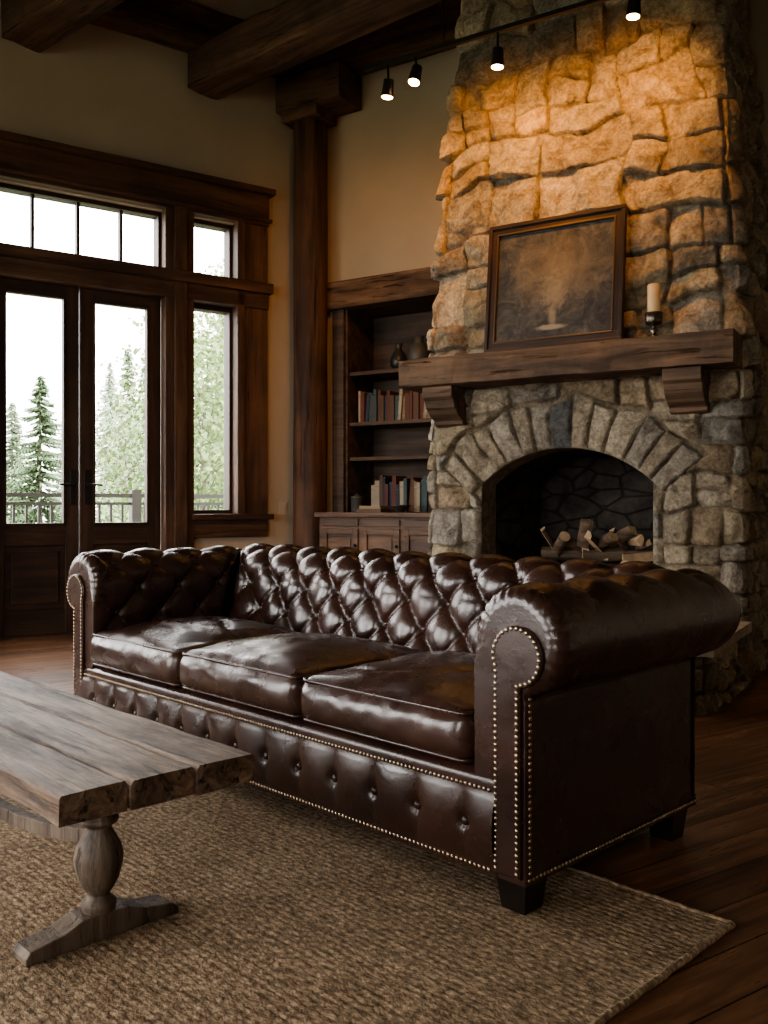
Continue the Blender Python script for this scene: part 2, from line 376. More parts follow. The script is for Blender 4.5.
def stones(U,Z,rects,seed,arch=None,warp=.055,wtop=.0):
    wa=warp+wtop*sstep(Z,2.0,2.6)
    wu=U+wa*fbm(U*2.7,Z*2.7,seed,2)+.016*fbm(U*9,Z*9,seed+3,3)
    wz=Z+wa*1.1*fbm(U*2.7+9,Z*2.7+4,seed+7,2)+.016*fbm(U*9+3,Z*9,seed+9,3)
    h=np.zeros_like(U);col=np.zeros(U.shape+(4,));col[...,:3]=MORT;col[...,3]=1
    isar=np.zeros(U.shape,bool)
    if arch:
        uc,zc,R,R2,th=arch
        du=wu*0.25+U*.75-uc;dz=wz*.25+Z*.75-zc;r=np.hypot(du,dz);an=np.arctan2(du,dz)
        r2=R2+.02*np.sin(an*17)
        isar=(r<r2)&(np.abs(an)<th)&(dz>0)&(r>R-.05)
    def stone(mask,e,lu,lz,c,Hh,tl=1.):
        ta,tb=tl*random.uniform(-.15,.15),tl*random.uniform(-.24,.12)
        prof=np.power(sstep(e,.002,.013),.6)
        uu=U[mask];zz=Z[mask];s=random.randint(0,999)
        rough=.018*fbm(uu*8+s,zz*10,seed+20,4)+.013*(np.abs(fbm(uu*16+s,zz*20,seed+30,3))-.2)
        fc=np.full(uu.shape,9.)
        for _ in range(6):
            a=random.uniform(0,2*PI);g=random.uniform(.1,.55)
            fc=np.minimum(fc,random.uniform(.0,.03)+g*(math.cos(a)*lu+math.sin(a)*lz)+.025)
        facet=np.clip(fc,-.020,.02)
        h[mask]=np.maximum(prof*(Hh+ta*lu+tb*lz+rough+facet),0)
        k=sstep(e,.001,.007)[:,None]
        j=1+random.uniform(-.24,.18)
        cc_=np.array(c)*j
        col[mask,:3]=np.array(MORT)*(1-k)+cc_*k
    for (x0,x1,z0,z1) in rects:
        mk=(wu>=x0)&(wu<x1)&(wz>=z0)&(wz<z1)&~isar
        if not mk.any(): continue
        a=np.minimum(wu[mk]-x0,x1-wu[mk]);b=np.minimum(wz[mk]-z0,z1-wz[mk])
        rr=random.uniform(.012,.045);e=np.minimum(a,b)
        cm=(a<rr)&(b<rr);e=np.where(cm,rr-np.hypot(rr-a,rr-b),e)
        if arch:
            dr=np.where((np.abs(an[mk])<th)&(dz[mk]>0),r[mk]-r2[mk],9);e=np.minimum(e,np.maximum(dr,0))
        stone(mk,e,wu[mk]-(x0+x1)/2,wz[mk]-(z0+z1)/2,random.choice(PAL),random.uniform(.018,.046)*(1 if z0<2 else 1.3))
    if arch:
        edges=[-th];n=13
        for i in range(1,n): edges.append(-th+2*th*i/n+random.uniform(-.018,.018))
        edges.append(th)
        for i in range(n):
            t0,t1=edges[i],edges[i+1]
            mk=isar&(an>=t0)&(an<t1)
            if not mk.any(): continue
            rt=r2[mk]-random.uniform(0,.03)
            e=np.minimum(np.minimum((an[mk]-t0)*r[mk],(t1-an[mk])*r[mk]),np.minimum(r[mk]-R+.004,rt-r[mk]))
            c=(.17,.17,.17) if i==n//2 else random.choice(PAL[:4]+[PAL[7]])
            stone(mk,np.maximum(e,0),(an[mk]-(t0+t1)/2)*.8,r[mk]-1.0,c,random.uniform(.028,.042),.5)
    return h,col
FN=1.2;W0=2.08
def aL(z): return np.interp(z,[0,1.95,3.0,4.4,5.1],[1.86,1.86,1.95,2.10,2.16])
def aR(z): return np.interp(z,[0,2.0,3.3,5.1],[3.94,3.94,3.86,3.72])
st=.0095
us=np.arange(-1.2,W0+1.2+.001,st);zs=np.arange(0,5.1001,st)
U,Z=np.meshgrid(us,zs,indexing='ij')
rects=[];
z=-.3
while z<5.4:
    low=z<1.75;hh=random.uniform(.32,.50) if low else random.uniform(.42,.70)
    u=-1.5-random.random()*.4
    while u<3.6:
        wv=random.uniform(.45,.95);split((u,u+wv,z,z+hh),rects,*( (.42,.24,.16,.10) if low else (.64,.42,.20,.13)));u+=wv
    z+=hh
ARC=(.985,.554,.826,1.15,math.radians(50))
h,col=stones(U,Z,rects,11,ARC,.036,.045)
def base_pos(U,Z,hh,fn,aLf,aRf,W,b):
    l=aLf(Z);r_=aRf(Z)
    f=(U>=0)&(U<=W);L_=U<0
    fr=np.clip(U/W,0,1)
    x=np.where(f,l+(r_-l)*fr,np.where(L_,l,r_));y=np.where(f,-fn,np.where(L_,-fn-U,-fn+(U-W)))
    aw=.05
    tL=sstep(U,-aw,aw);tR=sstep(U,W-aw,W+aw)
    nx=-(1-tL)+tR;ny=-(tL*(1-tR));ln=np.hypot(nx,ny);nx/=ln;ny/=ln
    d=hh-b
    cr=.03*(np.exp(-(U/.04)**2)+np.exp(-((U-W)/.04)**2))
    d=d-cr
    return np.stack([x+nx*d,y+ny*d,Z],-1)
uc,zc,R=ARC[:3];hw=.572;HZ=.34
ztop=lambda du: zc+np.sqrt(np.maximum(R*R-du*du,0))
du=U-uc
inside=(np.abs(du)<hw)&(Z<ztop(du))&(Z>HZ-.03)
rr=np.hypot(du,Z-zc)
dopen=np.where(Z>1.15,np.maximum(rr-R,0),np.maximum(np.abs(du)-hw,0))
dopen=np.where((np.abs(du)>hw+.2)|(Z<HZ-.05),9,dopen)
h=h*np.power(sstep(dopen,-.002,.03),.5)
U2=U.copy();Z2=Z.copy()
rad=(R-rr)<(hw-np.abs(du))
m1=inside&rad&(Z>.9);m2=inside&~(rad&(Z>.9))
U2[m1]=uc+du[m1]*R/rr[m1];Z2[m1]=zc+(Z-zc)[m1]*R/rr[m1]
U2[m2]=uc+np.sign(du[m2])*hw
P=base_pos(U2,Z2,h,FN,aL,aR,W0,.03)
ins=inside
allin=ins[:-1,:-1]&ins[1:,:-1]&ins[:-1,1:]&ins[1:,1:]
mb=MB();mb.grid(P,0,True,~allin);nv=len(mb.v)
xc=1.86+uc;th0=math.asin(hw/R)
line=[(xc-hw,HZ-.05),(xc-hw,.8)]+[(xc+R*math.sin(t),zc+R*math.cos(t)) for t in np.linspace(-th0,th0,28)]+[(xc+hw,.8),(xc+hw,HZ-.05)]
def strip(y0,y1,sc0,sc1,mat):
    vs=[];n=len(line)
    for (y,s) in((y0,sc0),(y1,sc1)):
        for (x,z) in line: vs.append((xc+(x-xc)*s,y,z))
    mb.add(vs,[(i,i+1,n+i+1,n+i) for i in range(n-1)],mat)
strip(-FN+.032,-FN+.26,1,1,0);strip(-FN+.26,-.35,1,.82,1)
mb.add([(xc+(x-xc)*.82,-.35,z) for x,z in line],[tuple(range(len(line)))],1)
mb.box(xc-.6,xc+.6,-FN+.03,-.3,HZ-.06,HZ+.002,1)
cols=np.zeros((len(mb.v),4));cols[:]=(.40,.33,.25,1);cols[:nv]=col.reshape(-1,4)
mb.build('stone_fireplace',[STONE,SOOT],FF,cols=cols)
HD=1.0
us=np.arange(-HD,W0+HD+.001,st);zs=np.arange(0,.3001,st);U,Z=np.meshgrid(us,zs,indexing='ij')
rects=[]
u=-1.3
while u<3.5:
    w=random.uniform(.5,.9);split((u,u+w,-.05,.32),rects,.36,.17,.14,.09);u+=w
h,col=stones(U,Z,rects,77,None,.02)
P=base_pos(U,Z,h,FN+HD,lambda z:1.86+z*0,lambda z:3.94+z*0,W0,.02)
mb=MB();mb.grid(P,0,True);nv=len(mb.v)
mb.box(1.82,3.98,-FN-HD-.04,-FN+.03,.285,HZ,1)
cols=np.zeros((len(mb.v),4));cols[:]=(.34,.28,.2,1);cols[:nv]=col.reshape(-1,4)
mb.build('stone_hearth',[STONE,SLAB],FF,.008,cols=cols)
# mantel
mb=MB();n=60;ring=[(-1.47,1.80),(-1.47,1.89),(-1.47,1.985),(-1.30,1.985),(-1.165,1.985),(-1.165,1.80),(-1.32,1.80)]
vs=[]
for i in range(n+1):
    x=1.80+(3.93-1.80)*i/n
    for k_,(y,z) in enumerate(ring):
        j=.009*float(fbm(np.array(x*6),np.array(k_*3.1),5,3));vs.append((x,y+(j*1.5 if k_<3 else 0),z+(j if z<1.85 or k_==2 else 0)))
m=len(ring);mb.add(vs,[(i*m+q,i*m+(q+1)%m,(i+1)*m+(q+1)%m,(i+1)*m+q) for i in range(n) for q in range(m)])
mb.add(vs[:m],[tuple(range(m))[::-1]]);mb.add(vs[-m:],[tuple(range(m))])
for x in(1.95,3.53):
    w=.22
    prof=[(-1.16,1.80),(-1.42,1.80),(-1.42,1.73),(-1.39,1.71),(-1.37,1.66),(-1.31,1.61),(-1.25,1.585),(-1.25,1.56),(-1.16,1.54)]
    q=len(prof);vv=[(x,y,z) for y,z in prof]+[(x+w,y,z) for y,z in prof]
    mb.add(vv,[tuple(range(q)),tuple(range(q,2*q))[::-1]]+[(i,q+i,q+(i+1)%q,(i+1)%q) for i in range(q)])
mb.build('mantel_shelf',[MX],FF,.006)
# logs
mb=MB()
def log(p,d,L,r,wedge):
    p=Vector(p);d=Vector(d).normalized();a=d.orthogonal().normalized();b=d.cross(a)
    ph=random.random()*6;a,b=a*math.cos(ph)+b*math.sin(ph),b*math.cos(ph)-a*math.sin(ph)
    if wedge: sh=[(math.cos(t)*r*1.5-r*.5,math.sin(t)*r*1.5-r*.5) for t in np.linspace(0,PI*.5,6)]+[(-r*.5,-r*.5)]
    else: sh=[(math.cos(t)*r*random.uniform(.94,1.06),math.sin(t)*r) for t in np.linspace(0,2*PI,13)[:-1]]
    n=len(sh);vs=[p-d*L/2+a*x+b*y for x,y in sh]+[p+d*L/2+a*x+b*y for x,y in sh]
    side=[(i,(i+1)%n,n+(i+1)%n,n+i) for i in range(n)]
    if wedge:
        mb.add(vs,side[:5],0);mb.add(vs,side[5:],1)
    else: mb.add(vs,side,0)
    mb.add(vs[:n],[tuple(range(n))[::-1]],1);mb.add(vs[n:],[tuple(range(n))],1)
for lay in range(4):
    nl=8-lay
    for q in range(nl):
        x=2.62+.74*(q+.5)/nl+lay*.02+random.uniform(-.02,.02)
        if lay%2==0: log((x,-.93,.425+lay*.088),(random.uniform(-.35,.35),-1,random.uniform(-.05,.15)),random.uniform(.30,.38),random.uniform(.036,.048),(q+lay)%2)
        else: log((x,-.98+random.uniform(-.08,.08),.425+lay*.088),(1,random.uniform(-.5,.5),random.uniform(-.12,.12)),random.uniform(.26,.36),random.uniform(.034,.046),q%3!=0)
for q in range(9):
    x=2.70+.62*q/8;log((x,-1.02+random.uniform(-.03,.03),.765+random.uniform(-.01,.03)),(random.uniform(-1,1),random.uniform(-1,-.3),random.uniform(-.1,.7)),random.uniform(.14,.24),random.uniform(.024,.038),q%4!=1)
for pp,dd,L_ in(((2.95,-1.04,.83),(.25,-.2,1),.18),((3.18,-1.04,.82),(.9,-.4,.4),.22)): log(pp,dd,L_,.042,True)
for i in range(8): mb.cyl((2.66+i*.095,-1.10,.37),(2.66+i*.095,-.7,.37),.009,n=8,mat=2)
mb.box(2.64,3.36,-1.11,-1.09,.355,.375,2);mb.box(2.64,3.36,-.71,-.69,.355,.375,2)
for x in(2.66,3.34):
    for y in(-1.10,-.70): mb.cyl((x,y,.341),(x,y,.37),.01,n=8,mat=2)
mb.build('firewood_pile',[wood('bark',(.055,.036,.025),(.20,.135,.085),'x',20,.9,.8),plain('cut_wood',(.52,.37,.225),.8,.3,40,0,.45,12),BLACK],FF)
# picture
def mk_paint():
    m,nt,b=base('old_painting_canvas');v=coords(nt)
    n=noise(nt,v,7,10,.75,.8)
    c=ramp(nt,n,[(.36,(.022,.024,.028)),(.5,(.055,.056,.058)),(.66,(.13,.12,.10))])
    def blob(cx,cz,rx,rz,edge,dst,ns=14):
        mp=N(nt,'ShaderNodeMapping');mp.inputs['Location'].default_value=(-cx/rx,0,-cz/rz);mp.inputs['Scale'].default_value=(1/rx,0,1/rz)
        nt.links.new(v,mp.inputs['Vector'])
        g=N(nt,'ShaderNodeTexGradient',gradient_type='SPHERICAL')
        nn=N(nt,'ShaderNodeTexNoise');nn.inputs['Scale'].default_value=ns;nn.inputs['Detail'].default_value=8;nn.inputs['Roughness'].default_value=.7;nt.links.new(v,nn.inputs['Vector'])
        ad=N(nt,'ShaderNodeVectorMath',operation='MULTIPLY_ADD');nt.links.new(nn.outputs['Color'],ad.inputs[0]);ad.inputs[1].default_value=(dst,0,dst)
        sb=N(nt,'ShaderNodeVectorMath',operation='SUBTRACT');nt.links.new(mp.outputs['Vector'],sb.inputs[0]);sb.inputs[1].default_value=(dst/2,0,dst/2)
        nt.links.new(sb.outputs[0],ad.inputs[2]);nt.links.new(ad.outputs[0],g.inputs['Vector'])
        return ramp(nt,g.outputs['Fac'],[(0,(0,0,0)),(edge,(1,1,1))])
    c=mixc(nt,c,(.20,.155,.10),mixc(nt,(0,0,0),blob(.03,.50,.36,.28,1.0,1.8,9),.75))
    c=mixc(nt,c,(.34,.30,.23),mixc(nt,(0,0,0),blob(-.01,.135,.12,.020,.5,1.0),.8))
    c=mixc(nt,c,(.30,.25,.19),mixc(nt,(0,0,0),blob(.0,.20,.035,.08,.6,.8),.65))
    c=mixc(nt,c,(.28,.235,.17),mixc(nt,(0,0,0),blob(.0,.36,.11,.16,.8,2.6,26),.65))
    nt.links.new(c,b.inputs['Base Color']);b.inputs['Roughness'].default_value=.6;b.inputs['Specular IOR Level'].default_value=.3
    bump(nt,b,n,.15,.003);return m
mb=MB();wf,hf,t=.90,.845,.07
hw2=wf/2
mb.box(-hw2,hw2,-.03,.0,0,t,0);mb.box(-hw2,hw2,-.03,0,hf-t,hf,0);mb.box(-hw2,-hw2+t,-.03,0,t,hf-t,1);mb.box(hw2-t,hw2,-.03,0,t,hf-t,1)
mb.box(-hw2,hw2,-.042,-.03,0,.025,0);mb.box(-hw2,hw2,-.042,-.03,hf-.025,hf,0);mb.box(-hw2,-hw2+.025,-.042,-.03,.025,hf-.025,1);mb.box(hw2-.025,hw2,-.042,-.03,.025,hf-.025,1)
g=t-.012
mb.box(-hw2+g,hw2-g,-.035,-.02,g,t,3);mb.box(-hw2+g,hw2-g,-.035,-.02,hf-t,hf-g,3);mb.box(-hw2+g,-hw2+t,-.035,-.02,t,hf-t,3);mb.box(hw2-t,hw2-g,-.035,-.02,t,hf-t,3)
mb.box(-hw2+t-.005,hw2-t+.005,-.018,-.005,t-.005,hf-t+.005,2)
lean=math.atan2(.09,.84)
Mp=FF@Matrix.Translation((2.835,-1.345,1.99))@Matrix.Rotation(-lean,4,'X')
mb.build('framed_painting',[wood('frame_wood_x',(.022,.011,.007),(.065,.032,.018),'x',12,.4,.3),wood('frame_wood_z',(.022,.011,.007),(.065,.032,.018),'z',12,.4,.3),mk_paint(),plain('frame_gilt',(.14,.085,.04),.4,0,1,.6)],Mp,.004)
# candle
mb=MB();c0=(3.47,-1.36,1.985)
mb.lathe(c0,[(.058,0),(.060,.008),(.024,.02),(.014,.035),(.028,.05),(.014,.065),(.018,.08),(.045,.088),(.050,.10),(.054,.15),(.050,.155),(.044,.11),(.0,.105)],20,0)
mb.lathe((c0[0],c0[1],c0[2]+.105),[(.036,0),(.037,.21),(.032,.216),(.025,.212),(0,.21)],20,1)
mb.cyl((c0[0],c0[1],c0[2]+.31),(c0[0],c0[1],c0[2]+.335),.0015,n=6,mat=2)
mb.build('pillar_candle',[plain('candle_holder_pewter',(.12,.10,.08),.25,0,1,.8),plain('candle_wax',(.60,.48,.30),.5),BLACK],FF)
# ------------------------------------------------------------------ bookshelf niche + cabinet
mb=MB();x0,x1=.38,1.62
mb.box(x0,x1,.44,.48,0,2.80,0);mb.box(x0,x0+.03,.0,.45,0,2.80,1);mb.box(x1-.03,x1,.0,.45,0,2.80,1);mb.box(x0,x1,0,.45,2.76,2.80,0)
for z in(2.17,1.72,1.41): mb.box(x0+.03,x1-.03,.03,.44,z,z+.035,0)
mb.box(x0-.11,x0+.01,-.035,.0,.0,2.78,1)
mb.box(.20,1.86,-.10,.0,2.76,3.0,2)
mb.build('built_in_bookshelf',[SX,SX,MX],FF,.005)
mb=MB();cx0,cx1=.40,1.66;cy=-.42;ct=.955
mb.box(cx0,cx1,cy,-.04,.06,ct-.04,0);mb.box(cx0-.03,cx1+.03,cy-.035,.30,ct-.04,ct,0);mb.box(cx0+.02,cx1-.02,cy+.03,-.04,0,.06,0)
mb.box(cx0-.01,cx1+.01,cy-.01,-.04,.06,.14,0)
for i in range(3):
    a=cx0+.04+i*.40;b=a+.36
    mb.box(a,b,cy-.012,cy,.84,.90,0)
    for q,r_ in((a,a+.05),(b-.05,b)): mb.box(q,r_,cy-.016,cy,.17,.82,0)
    mb.box(a+.05,b-.05,cy-.016,cy,.17,.22,0);mb.box(a+.05,b-.05,cy-.016,cy,.77,.82,0)
    mb.box(a+.075,b-.075,cy-.008,cy,.25,.74,0)
    mb.ball((b-.025,cy-.028,.68),.014,seg=10,rings=6,mat=1)
mb.build('wooden_cabinet',[CABX,BLACK],FF,.005)
BM=[plain('book_%s'%n_,c,.7,.2,80) for n_,c in(('tan',(.27,.20,.12)),('teal',(.06,.10,.105)),('red',(.14,.045,.03)),('cream',(.36,.31,.23)),('navy',(.04,.05,.08)),('brown',(.12,.07,.04)))]
def books(xa,xb,z,hm,y0=.12):
    mb=MB();x=xa
    while x<xb:
        w=random.uniform(.020,.046);h_=hm*random.uniform(.76,1.05);d=random.uniform(.14,.19);k_=random.choice([0,1,1,3,4,5,5,0,2,4])
        T=Matrix.Translation((x,0,z))@Matrix.Rotation(random.choice([0,0,0,.08]),4,'Y')
        yy=y0+random.uniform(0,.03)
        mb.box(0,w,yy,yy+d,0,h_,k_,T);mb.box(.003,w-.003,yy+.004,yy+d-.004,h_-.004,h_+.001,3,T)
        for q in(.15,.8): mb.box(-.0005,w+.0005,yy-.001,yy+.01,h_*q,h_*q+.008,(k_+3)%6,T)
        x+=w+.002
    return mb.build('book_row',BM,FF)
books(.50,1.55,1.756,.27,.04);books(.64,1.55,.957,.31,.02)
def pot(name,x,y,z,prof,mat,s=1): 
    mb=MB();mb.lathe((x,y,z),[(a*s,b*s) for a,b in prof],24,0);return mb.build(name,[mat],FF)
CER=plain('dark_ceramic',(.05,.048,.042),.35,0,1,0,.4);CER2=plain('grey_pottery',(.09,.085,.075),.45)
pot('ceramic_jug',.86,.14,2.206,[(.04,0),(.065,.03),(.07,.08),(.05,.13),(.025,.16),(.028,.20),(.034,.21),(.02,.205)],CER,1.1)
pot('ceramic_vase',1.06,.14,2.206,[(.05,0),(.085,.05),(.09,.12),(.06,.18),(.035,.21),(.045,.25),(.03,.245)],CER2,1.1)
pot('ceramic_vase',1.26,.14,2.206,[(.05,0),(.07,.06),(.05,.16),(.03,.2),(.035,.22),(.02,.215)],CER,1.1)
pot('pewter_canister',.51,.0,.957,[(.055,0),(.058,.01),(.058,.13),(.062,.135),(.062,.15),(.02,.165),(.012,.18),(.0,.185)],CER2,.9)
mb=MB();mb.box(.72,.96,-.33,-.15,.956,.985,5);mb.box(.73,.955,-.325,-.155,.962,.98,3);mb.box(.74,.95,-.32,-.16,.985,1.01,0);mb.build('stacked_books',BM,FF)
pot('ceramic_bowl',1.10,-.25,.957,[(.035,0),(.04,.01),(.085,.05),(.09,.06),(.08,.055),(.03,.015),(0,.012)],CER)
# ------------------------------------------------------------------ track lights
mb=MB();ty=-1.78;tz=3.83
mb.box(1.72,4.3,ty-.014,ty+.014,tz-.012,tz+.014,0)
for x in(2.3,4.2): mb.cyl((x,ty,tz),(x,ty,H),.005,n=8,mat=0)
EM=emis('bulb_warm',(1.0,.55,.20),90)
heads=[((1.90,ty,3.66),(1.05,-.0,2.6)),((2.66,ty,3.66),(2.55,-1.2,3.20)),((3.47,ty,3.73),(3.25,-1.2,3.20))]
def hdir(p,t_):
    d=(Vector(t_)-p).normalized();return (d*.45+Vector((0,-.30,-1.0))).normalized()
for p,t_ in heads+[((2.10,ty,3.70),(1.9,-1.9,3.0))]:
    p=Vector(p);dd=hdir(p,t_)
    mb.cyl((p.x,ty,tz),p-dd*.04,.008,n=8,mat=0);mb.cyl(p-dd*.06,p+dd*.045,.032,.040,n=18,mat=0)
    if p.x!=2.10: mb.cyl(p+dd*.0455,p+dd*.049,.034,n=18,mat=1)
mb.build('track_light',[BLACK,EM],FF)
for i,(p,t_) in enumerate(heads):
    l=bpy.data.lights.new('track_spot','SPOT');l.energy=[60,64,60][i];l.color=(1,.41,.085);l.spot_size=math.radians([115,150,150][i]);l.spot_blend=1.0;l.shadow_soft_size=.04
    o=bpy.data.objects.new('track_spot',l);bpy.context.scene.collection.objects.link(o)
    p=Vector(p);dd=hdir(p,t_)
    wp=FF@(p+dd*.07);wt=FF@Vector(t_)
    o.matrix_world=Matrix.Translation(wp)@(wt-wp).to_track_quat('-Z','Y').to_matrix().to_4x4()
# ------------------------------------------------------------------ sofa
LEN=2.37;DEP=.872
SL=Vector((.340,2.150))-SX_*LEN
SF=frame(SL,SX_)
mb=MB()
ni,na,no=34,64,30
zc_,rA,rB=.672,.131,.138
pa=[];pb=[]
for i in range(ni):
    f=i/ni;z=.34+(zc_-.34)*f;pa.append((-.166,z));pb.append((-.25+(.082)*f**1.2,z))
for i in range(na+1):
    t=PI-(PI+math.radians(75))*i/na
    pa.append((-.035+rA*math.cos(t),zc_+rA*math.sin(t)));pb.append((-.03+rB*math.cos(t),zc_+rB*math.sin(t)))
for i in range(1,no+1):
    f=i/no;pa.append((0,.545+(.09-.545)*f));pb.append((0,.545+(.09-.545)*f))
pa=np.array(pa);pb=np.array(pb);J=len(pa)
def nrm(p):
    t=np.gradient(p,axis=0);t/=np.linalg.norm(t,axis=1)[:,None];return np.stack([-t[:,1],t[:,0]],1)
na_,nb_=nrm(pa),nrm(pb)
def cum(p): return np.concatenate([[0],np.cumsum(np.linalg.norm(np.diff(p,axis=0),axis=1))])
sa=cum(pa)
B=.20;Ar=.21;SLAST=.525;sarc=sa[ni];send=sa[ni+na]
def tuft(s,t):
    tau=t/B;S=s/Ar
    prod=np.abs(np.sin(PI*(S+tau))*np.sin(PI*(S-tau)))
    c2=np.cos(PI*tau)**2
    prod=np.where(s>SLAST,c2,prod)
    hh=prod**.34
    fade=1-sstep(s,SLAST+.02,SLAST+.15)
    hh=np.where(s>SLAST,hh*fade+(1-fade)*.8,hh)
    outer=sstep(s,send-.06,send-.005)
    hh=hh*(1-outer)+.4*outer
    k=np.round(S*2);tb=np.where(np.mod(k,2)==0,np.round(tau),np.round(tau-.5)+.5)
    dd=((s-k*Ar/2)**2+((tau-tb)*B)**2)
    dimp=np.where((k*Ar/2<=SLAST+.01)&(k>0),np.exp(-dd/(.022**2)),0)
    return hh-.40*dimp
ampA,ampB=.026,.038
def leg(kind):
    if kind=='back':
        nT=320;t=np.linspace(0,1,nT)[:,None]
        xl=-pa[:,0][None,:];xr=LEN+pa[:,0][None,:]
        X=xl+(xr-xl)*t;Y=np.repeat(DEP+pb[:,0][None,:],nT,0)
        s=np.repeat(sa[None,:],nT,0);hh=tuft(s+.008*fbm(X*5,s*6,71,2),X-LEN/2+.010*fbm(X*4,s*7,72,2))
        ce=np.minimum(X-xl,xr-X);k=sstep(ce,0,.05)
        d=ampB*(hh*np.sqrt(k)-.55)+.004*fbm(X*9,s*9,61,3)*k
        return np.stack([X,Y+nb_[:,0]*d,np.repeat(pb[:,1][None,:],nT,0)+nb_[:,1]*d],-1)
    nT=140;t=np.linspace(0,1,nT)[:,None]**1.5
    ye=DEP+pb[:,0][None,:];Y=ye*t;s=np.repeat(sa[None,:],nT,0)
    hh=tuft(s,Y-.115);k=sstep(ye-Y,0,.05);kf=sstep(Y,.01,.09)
    d=ampA*(hh*np.sqrt(k)*kf+(1-kf)*.70-.55)+.004*fbm(Y*8,s*8,62,3)*k*(1-.8*sstep(s,send-.02,send+.02))
    RR=.045
    q=np.clip(1-Y/RR,0,1)
    wgt=.22+.78*sstep(s,sarc*.75,sarc*1.05)*(1-sstep(s,send-.05,send+.02))
    d=d-RR*(1-np.sqrt(np.clip(1-q*q,0,1)))*wgt
    g=np.where((s>sarc*.8)&(s<send),np.abs(np.cos(s*PI/.030))**.6-.5,0)
    d=d+.009*g*np.exp(-((Y-.012)/.036)**2)
    o=pa[:,0][None,:]+na_[:,0]*d;Zz=pa[:,1][None,:]+na_[:,1]*d
    X=LEN+o if kind=='right' else -o
    return np.stack([X+0*Y,Y,Zz+0*Y],-1)
mb.grid(leg('right'),0,True);mb.grid(leg('back'),0,False);mb.grid(leg('left'),0,False)
def pos_at(s,kind,t):
    j=int(np.argmin(np.abs(sa-s)))
    if kind=='back':
        o,z=pb[j]+nb_[j]*ampB*(-.90);return (t,DEP+o,z),(0,nb_[j][0],nb_[j][1])
    o,z=pa[j]+na_[j]*ampA*(-.90)
    x=LEN+o if kind=='right' else -o;return (x,t,z),((na_[j][0] if kind=='right' else -na_[j][0]),0,na_[j][1])
for r_ in range(1,6):
    s=r_*Ar/2;off=0 if r_%2==0 else .5
    for k_ in range(-7,8):
        t=LEN/2+(k_+off)*B
        if .20<t<LEN-.20: 
            p,n_=pos_at(s,'back',t);mb.ball([p[i]+n_[i]*.006 for i in range(3)],.0135,(1,.7,.8),10,6,0)
        ty_=.115+(k_+off)*B
        if .05<ty_<.63:
            for kd in('left','right'):
                p,n_=pos_at(s,kd,ty_);mb.ball([p[i]+n_[i]*.005 for i in range(3)],.013,(.7,1,.8),10,6,0)
nails=[]
def nail(p,ax): nails.append((p,ax))
SC=(-.022,.640)
def outline(r=.075,x0=-.090,x1=-.012,zb=.105):
    c=SC;pts=[]
    a0=-math.acos(max(-1,min(1,(x1-c[0])/r)));a1=2*PI-math.acos(max(-1,min(1,(x0-c[0])/r)))
    pts=[(x1,zb),(x1,c[1]+r*math.sin(a0))]
    n=60
    for i in range(n+1):
        a=a0+(a1-a0)*i/n;pts.append((c[0]+r*math.cos(a),c[1]+r*math.sin(a)))
    pts.append((x0,zb));return pts
def resample(pts,step):
    P=np.array(pts);c=cum(P);n=int(c[-1]/step);ss=np.linspace(0,c[-1],n+1)
    return np.stack([np.interp(ss,c,P[:,i]) for i in range(P.shape[1])],1)
for side in('right','left'):
    fx=(lambda o:LEN+o) if side=='right' else (lambda o:-o)
    fl=side=='left'
    P=leg(side)[0]
    vs=[tuple(p) for p in P]+[(fx(-.155),0,.09)];n=len(vs)
    mb.add(vs,[tuple(range(n)) if not fl else tuple(range(n))[::-1]])
    ol=outline();n=len(ol)
    def shr(o,z,d):
        if z>.585:
            v=Vector((o-SC[0],z-SC[1]));l=v.length;v*= (l-d)/l;return SC[0]+v.x,SC[1]+v.y
        return (o-d*np.sign(o+.05),z+(d if z<.12 else 0))
    f1=[(fx(o),.006,z) for o,z in ol];f2=[(fx(o),-.008,z) for o,z in ol];f3=[]
    for o,z in ol:
        a,b_=shr(o,z,.006);f3.append((fx(a),-.013,b_))
    fs=[(i,(i+1)%n,n+(i+1)%n,n+i) for i in range(n)]+[(n+i,n+(i+1)%n,2*n+(i+1)%n,2*n+i) for i in range(n)]+[tuple(range(2*n,3*n))]
    mb.add(f1+f2+f3,fs,0,False)
    for o,z in resample(outline(r=.068,x0=-.083,x1=-.019,zb=.118),.0150): nail((fx(o),-.0135,z),1)
nX=280;nZ=30;xs=np.linspace(.088,LEN-.088,nX);tt=np.linspace(0,1,nZ)
rp=[]
for t in tt:
    if t<.8: rp.append((-.004,.09+.225*t/.8))
    else:
        a=(t-.8)/.2*PI/2;rp.append((-.004+.05*(1-math.cos(a)),.315+.03*math.sin(a)))
rp=np.array(rp);P=np.zeros((nX,nZ,3));rb=.166
for i,x in enumerate(xs):
    ph=(x-LEN/2)/rb
    for j in range(nZ):
        y,z=rp[j];pil=abs(math.sin(PI*ph))**.45
        m_=math.sin(PI*min(max((z-.118)/.175,0),1))
        dd=((ph-round(ph))*rb)**2+(z-.205)**2
        d=m_**.6*(.018*pil)-.013*math.exp(-dd/.018**2)*(m_>0)
        P[i,j]=(x,y-d,z)
mb.grid(P,0,False)
k0=round((xs[0]-LEN/2)/rb)
for k_ in range(k0,-k0+1):
    x=LEN/2+k_*rb
    if .14<x<LEN-.14: mb.ball((x,-.002,.205),.0125,(1,.7,1),10,6,0)
for z in(.300,.103):
    for x in np.arange(.10,LEN-.095,.0150): nail((x,-.0055,z),1)
mb.box(.095,LEN-.095,-.0045,.01,.094,.114,0)
mb.box(.10,LEN-.10,.03,DEP-.2,.10,.345,0);mb.box(.004,LEN-.004,.004,DEP-.004,.088,.12,0)
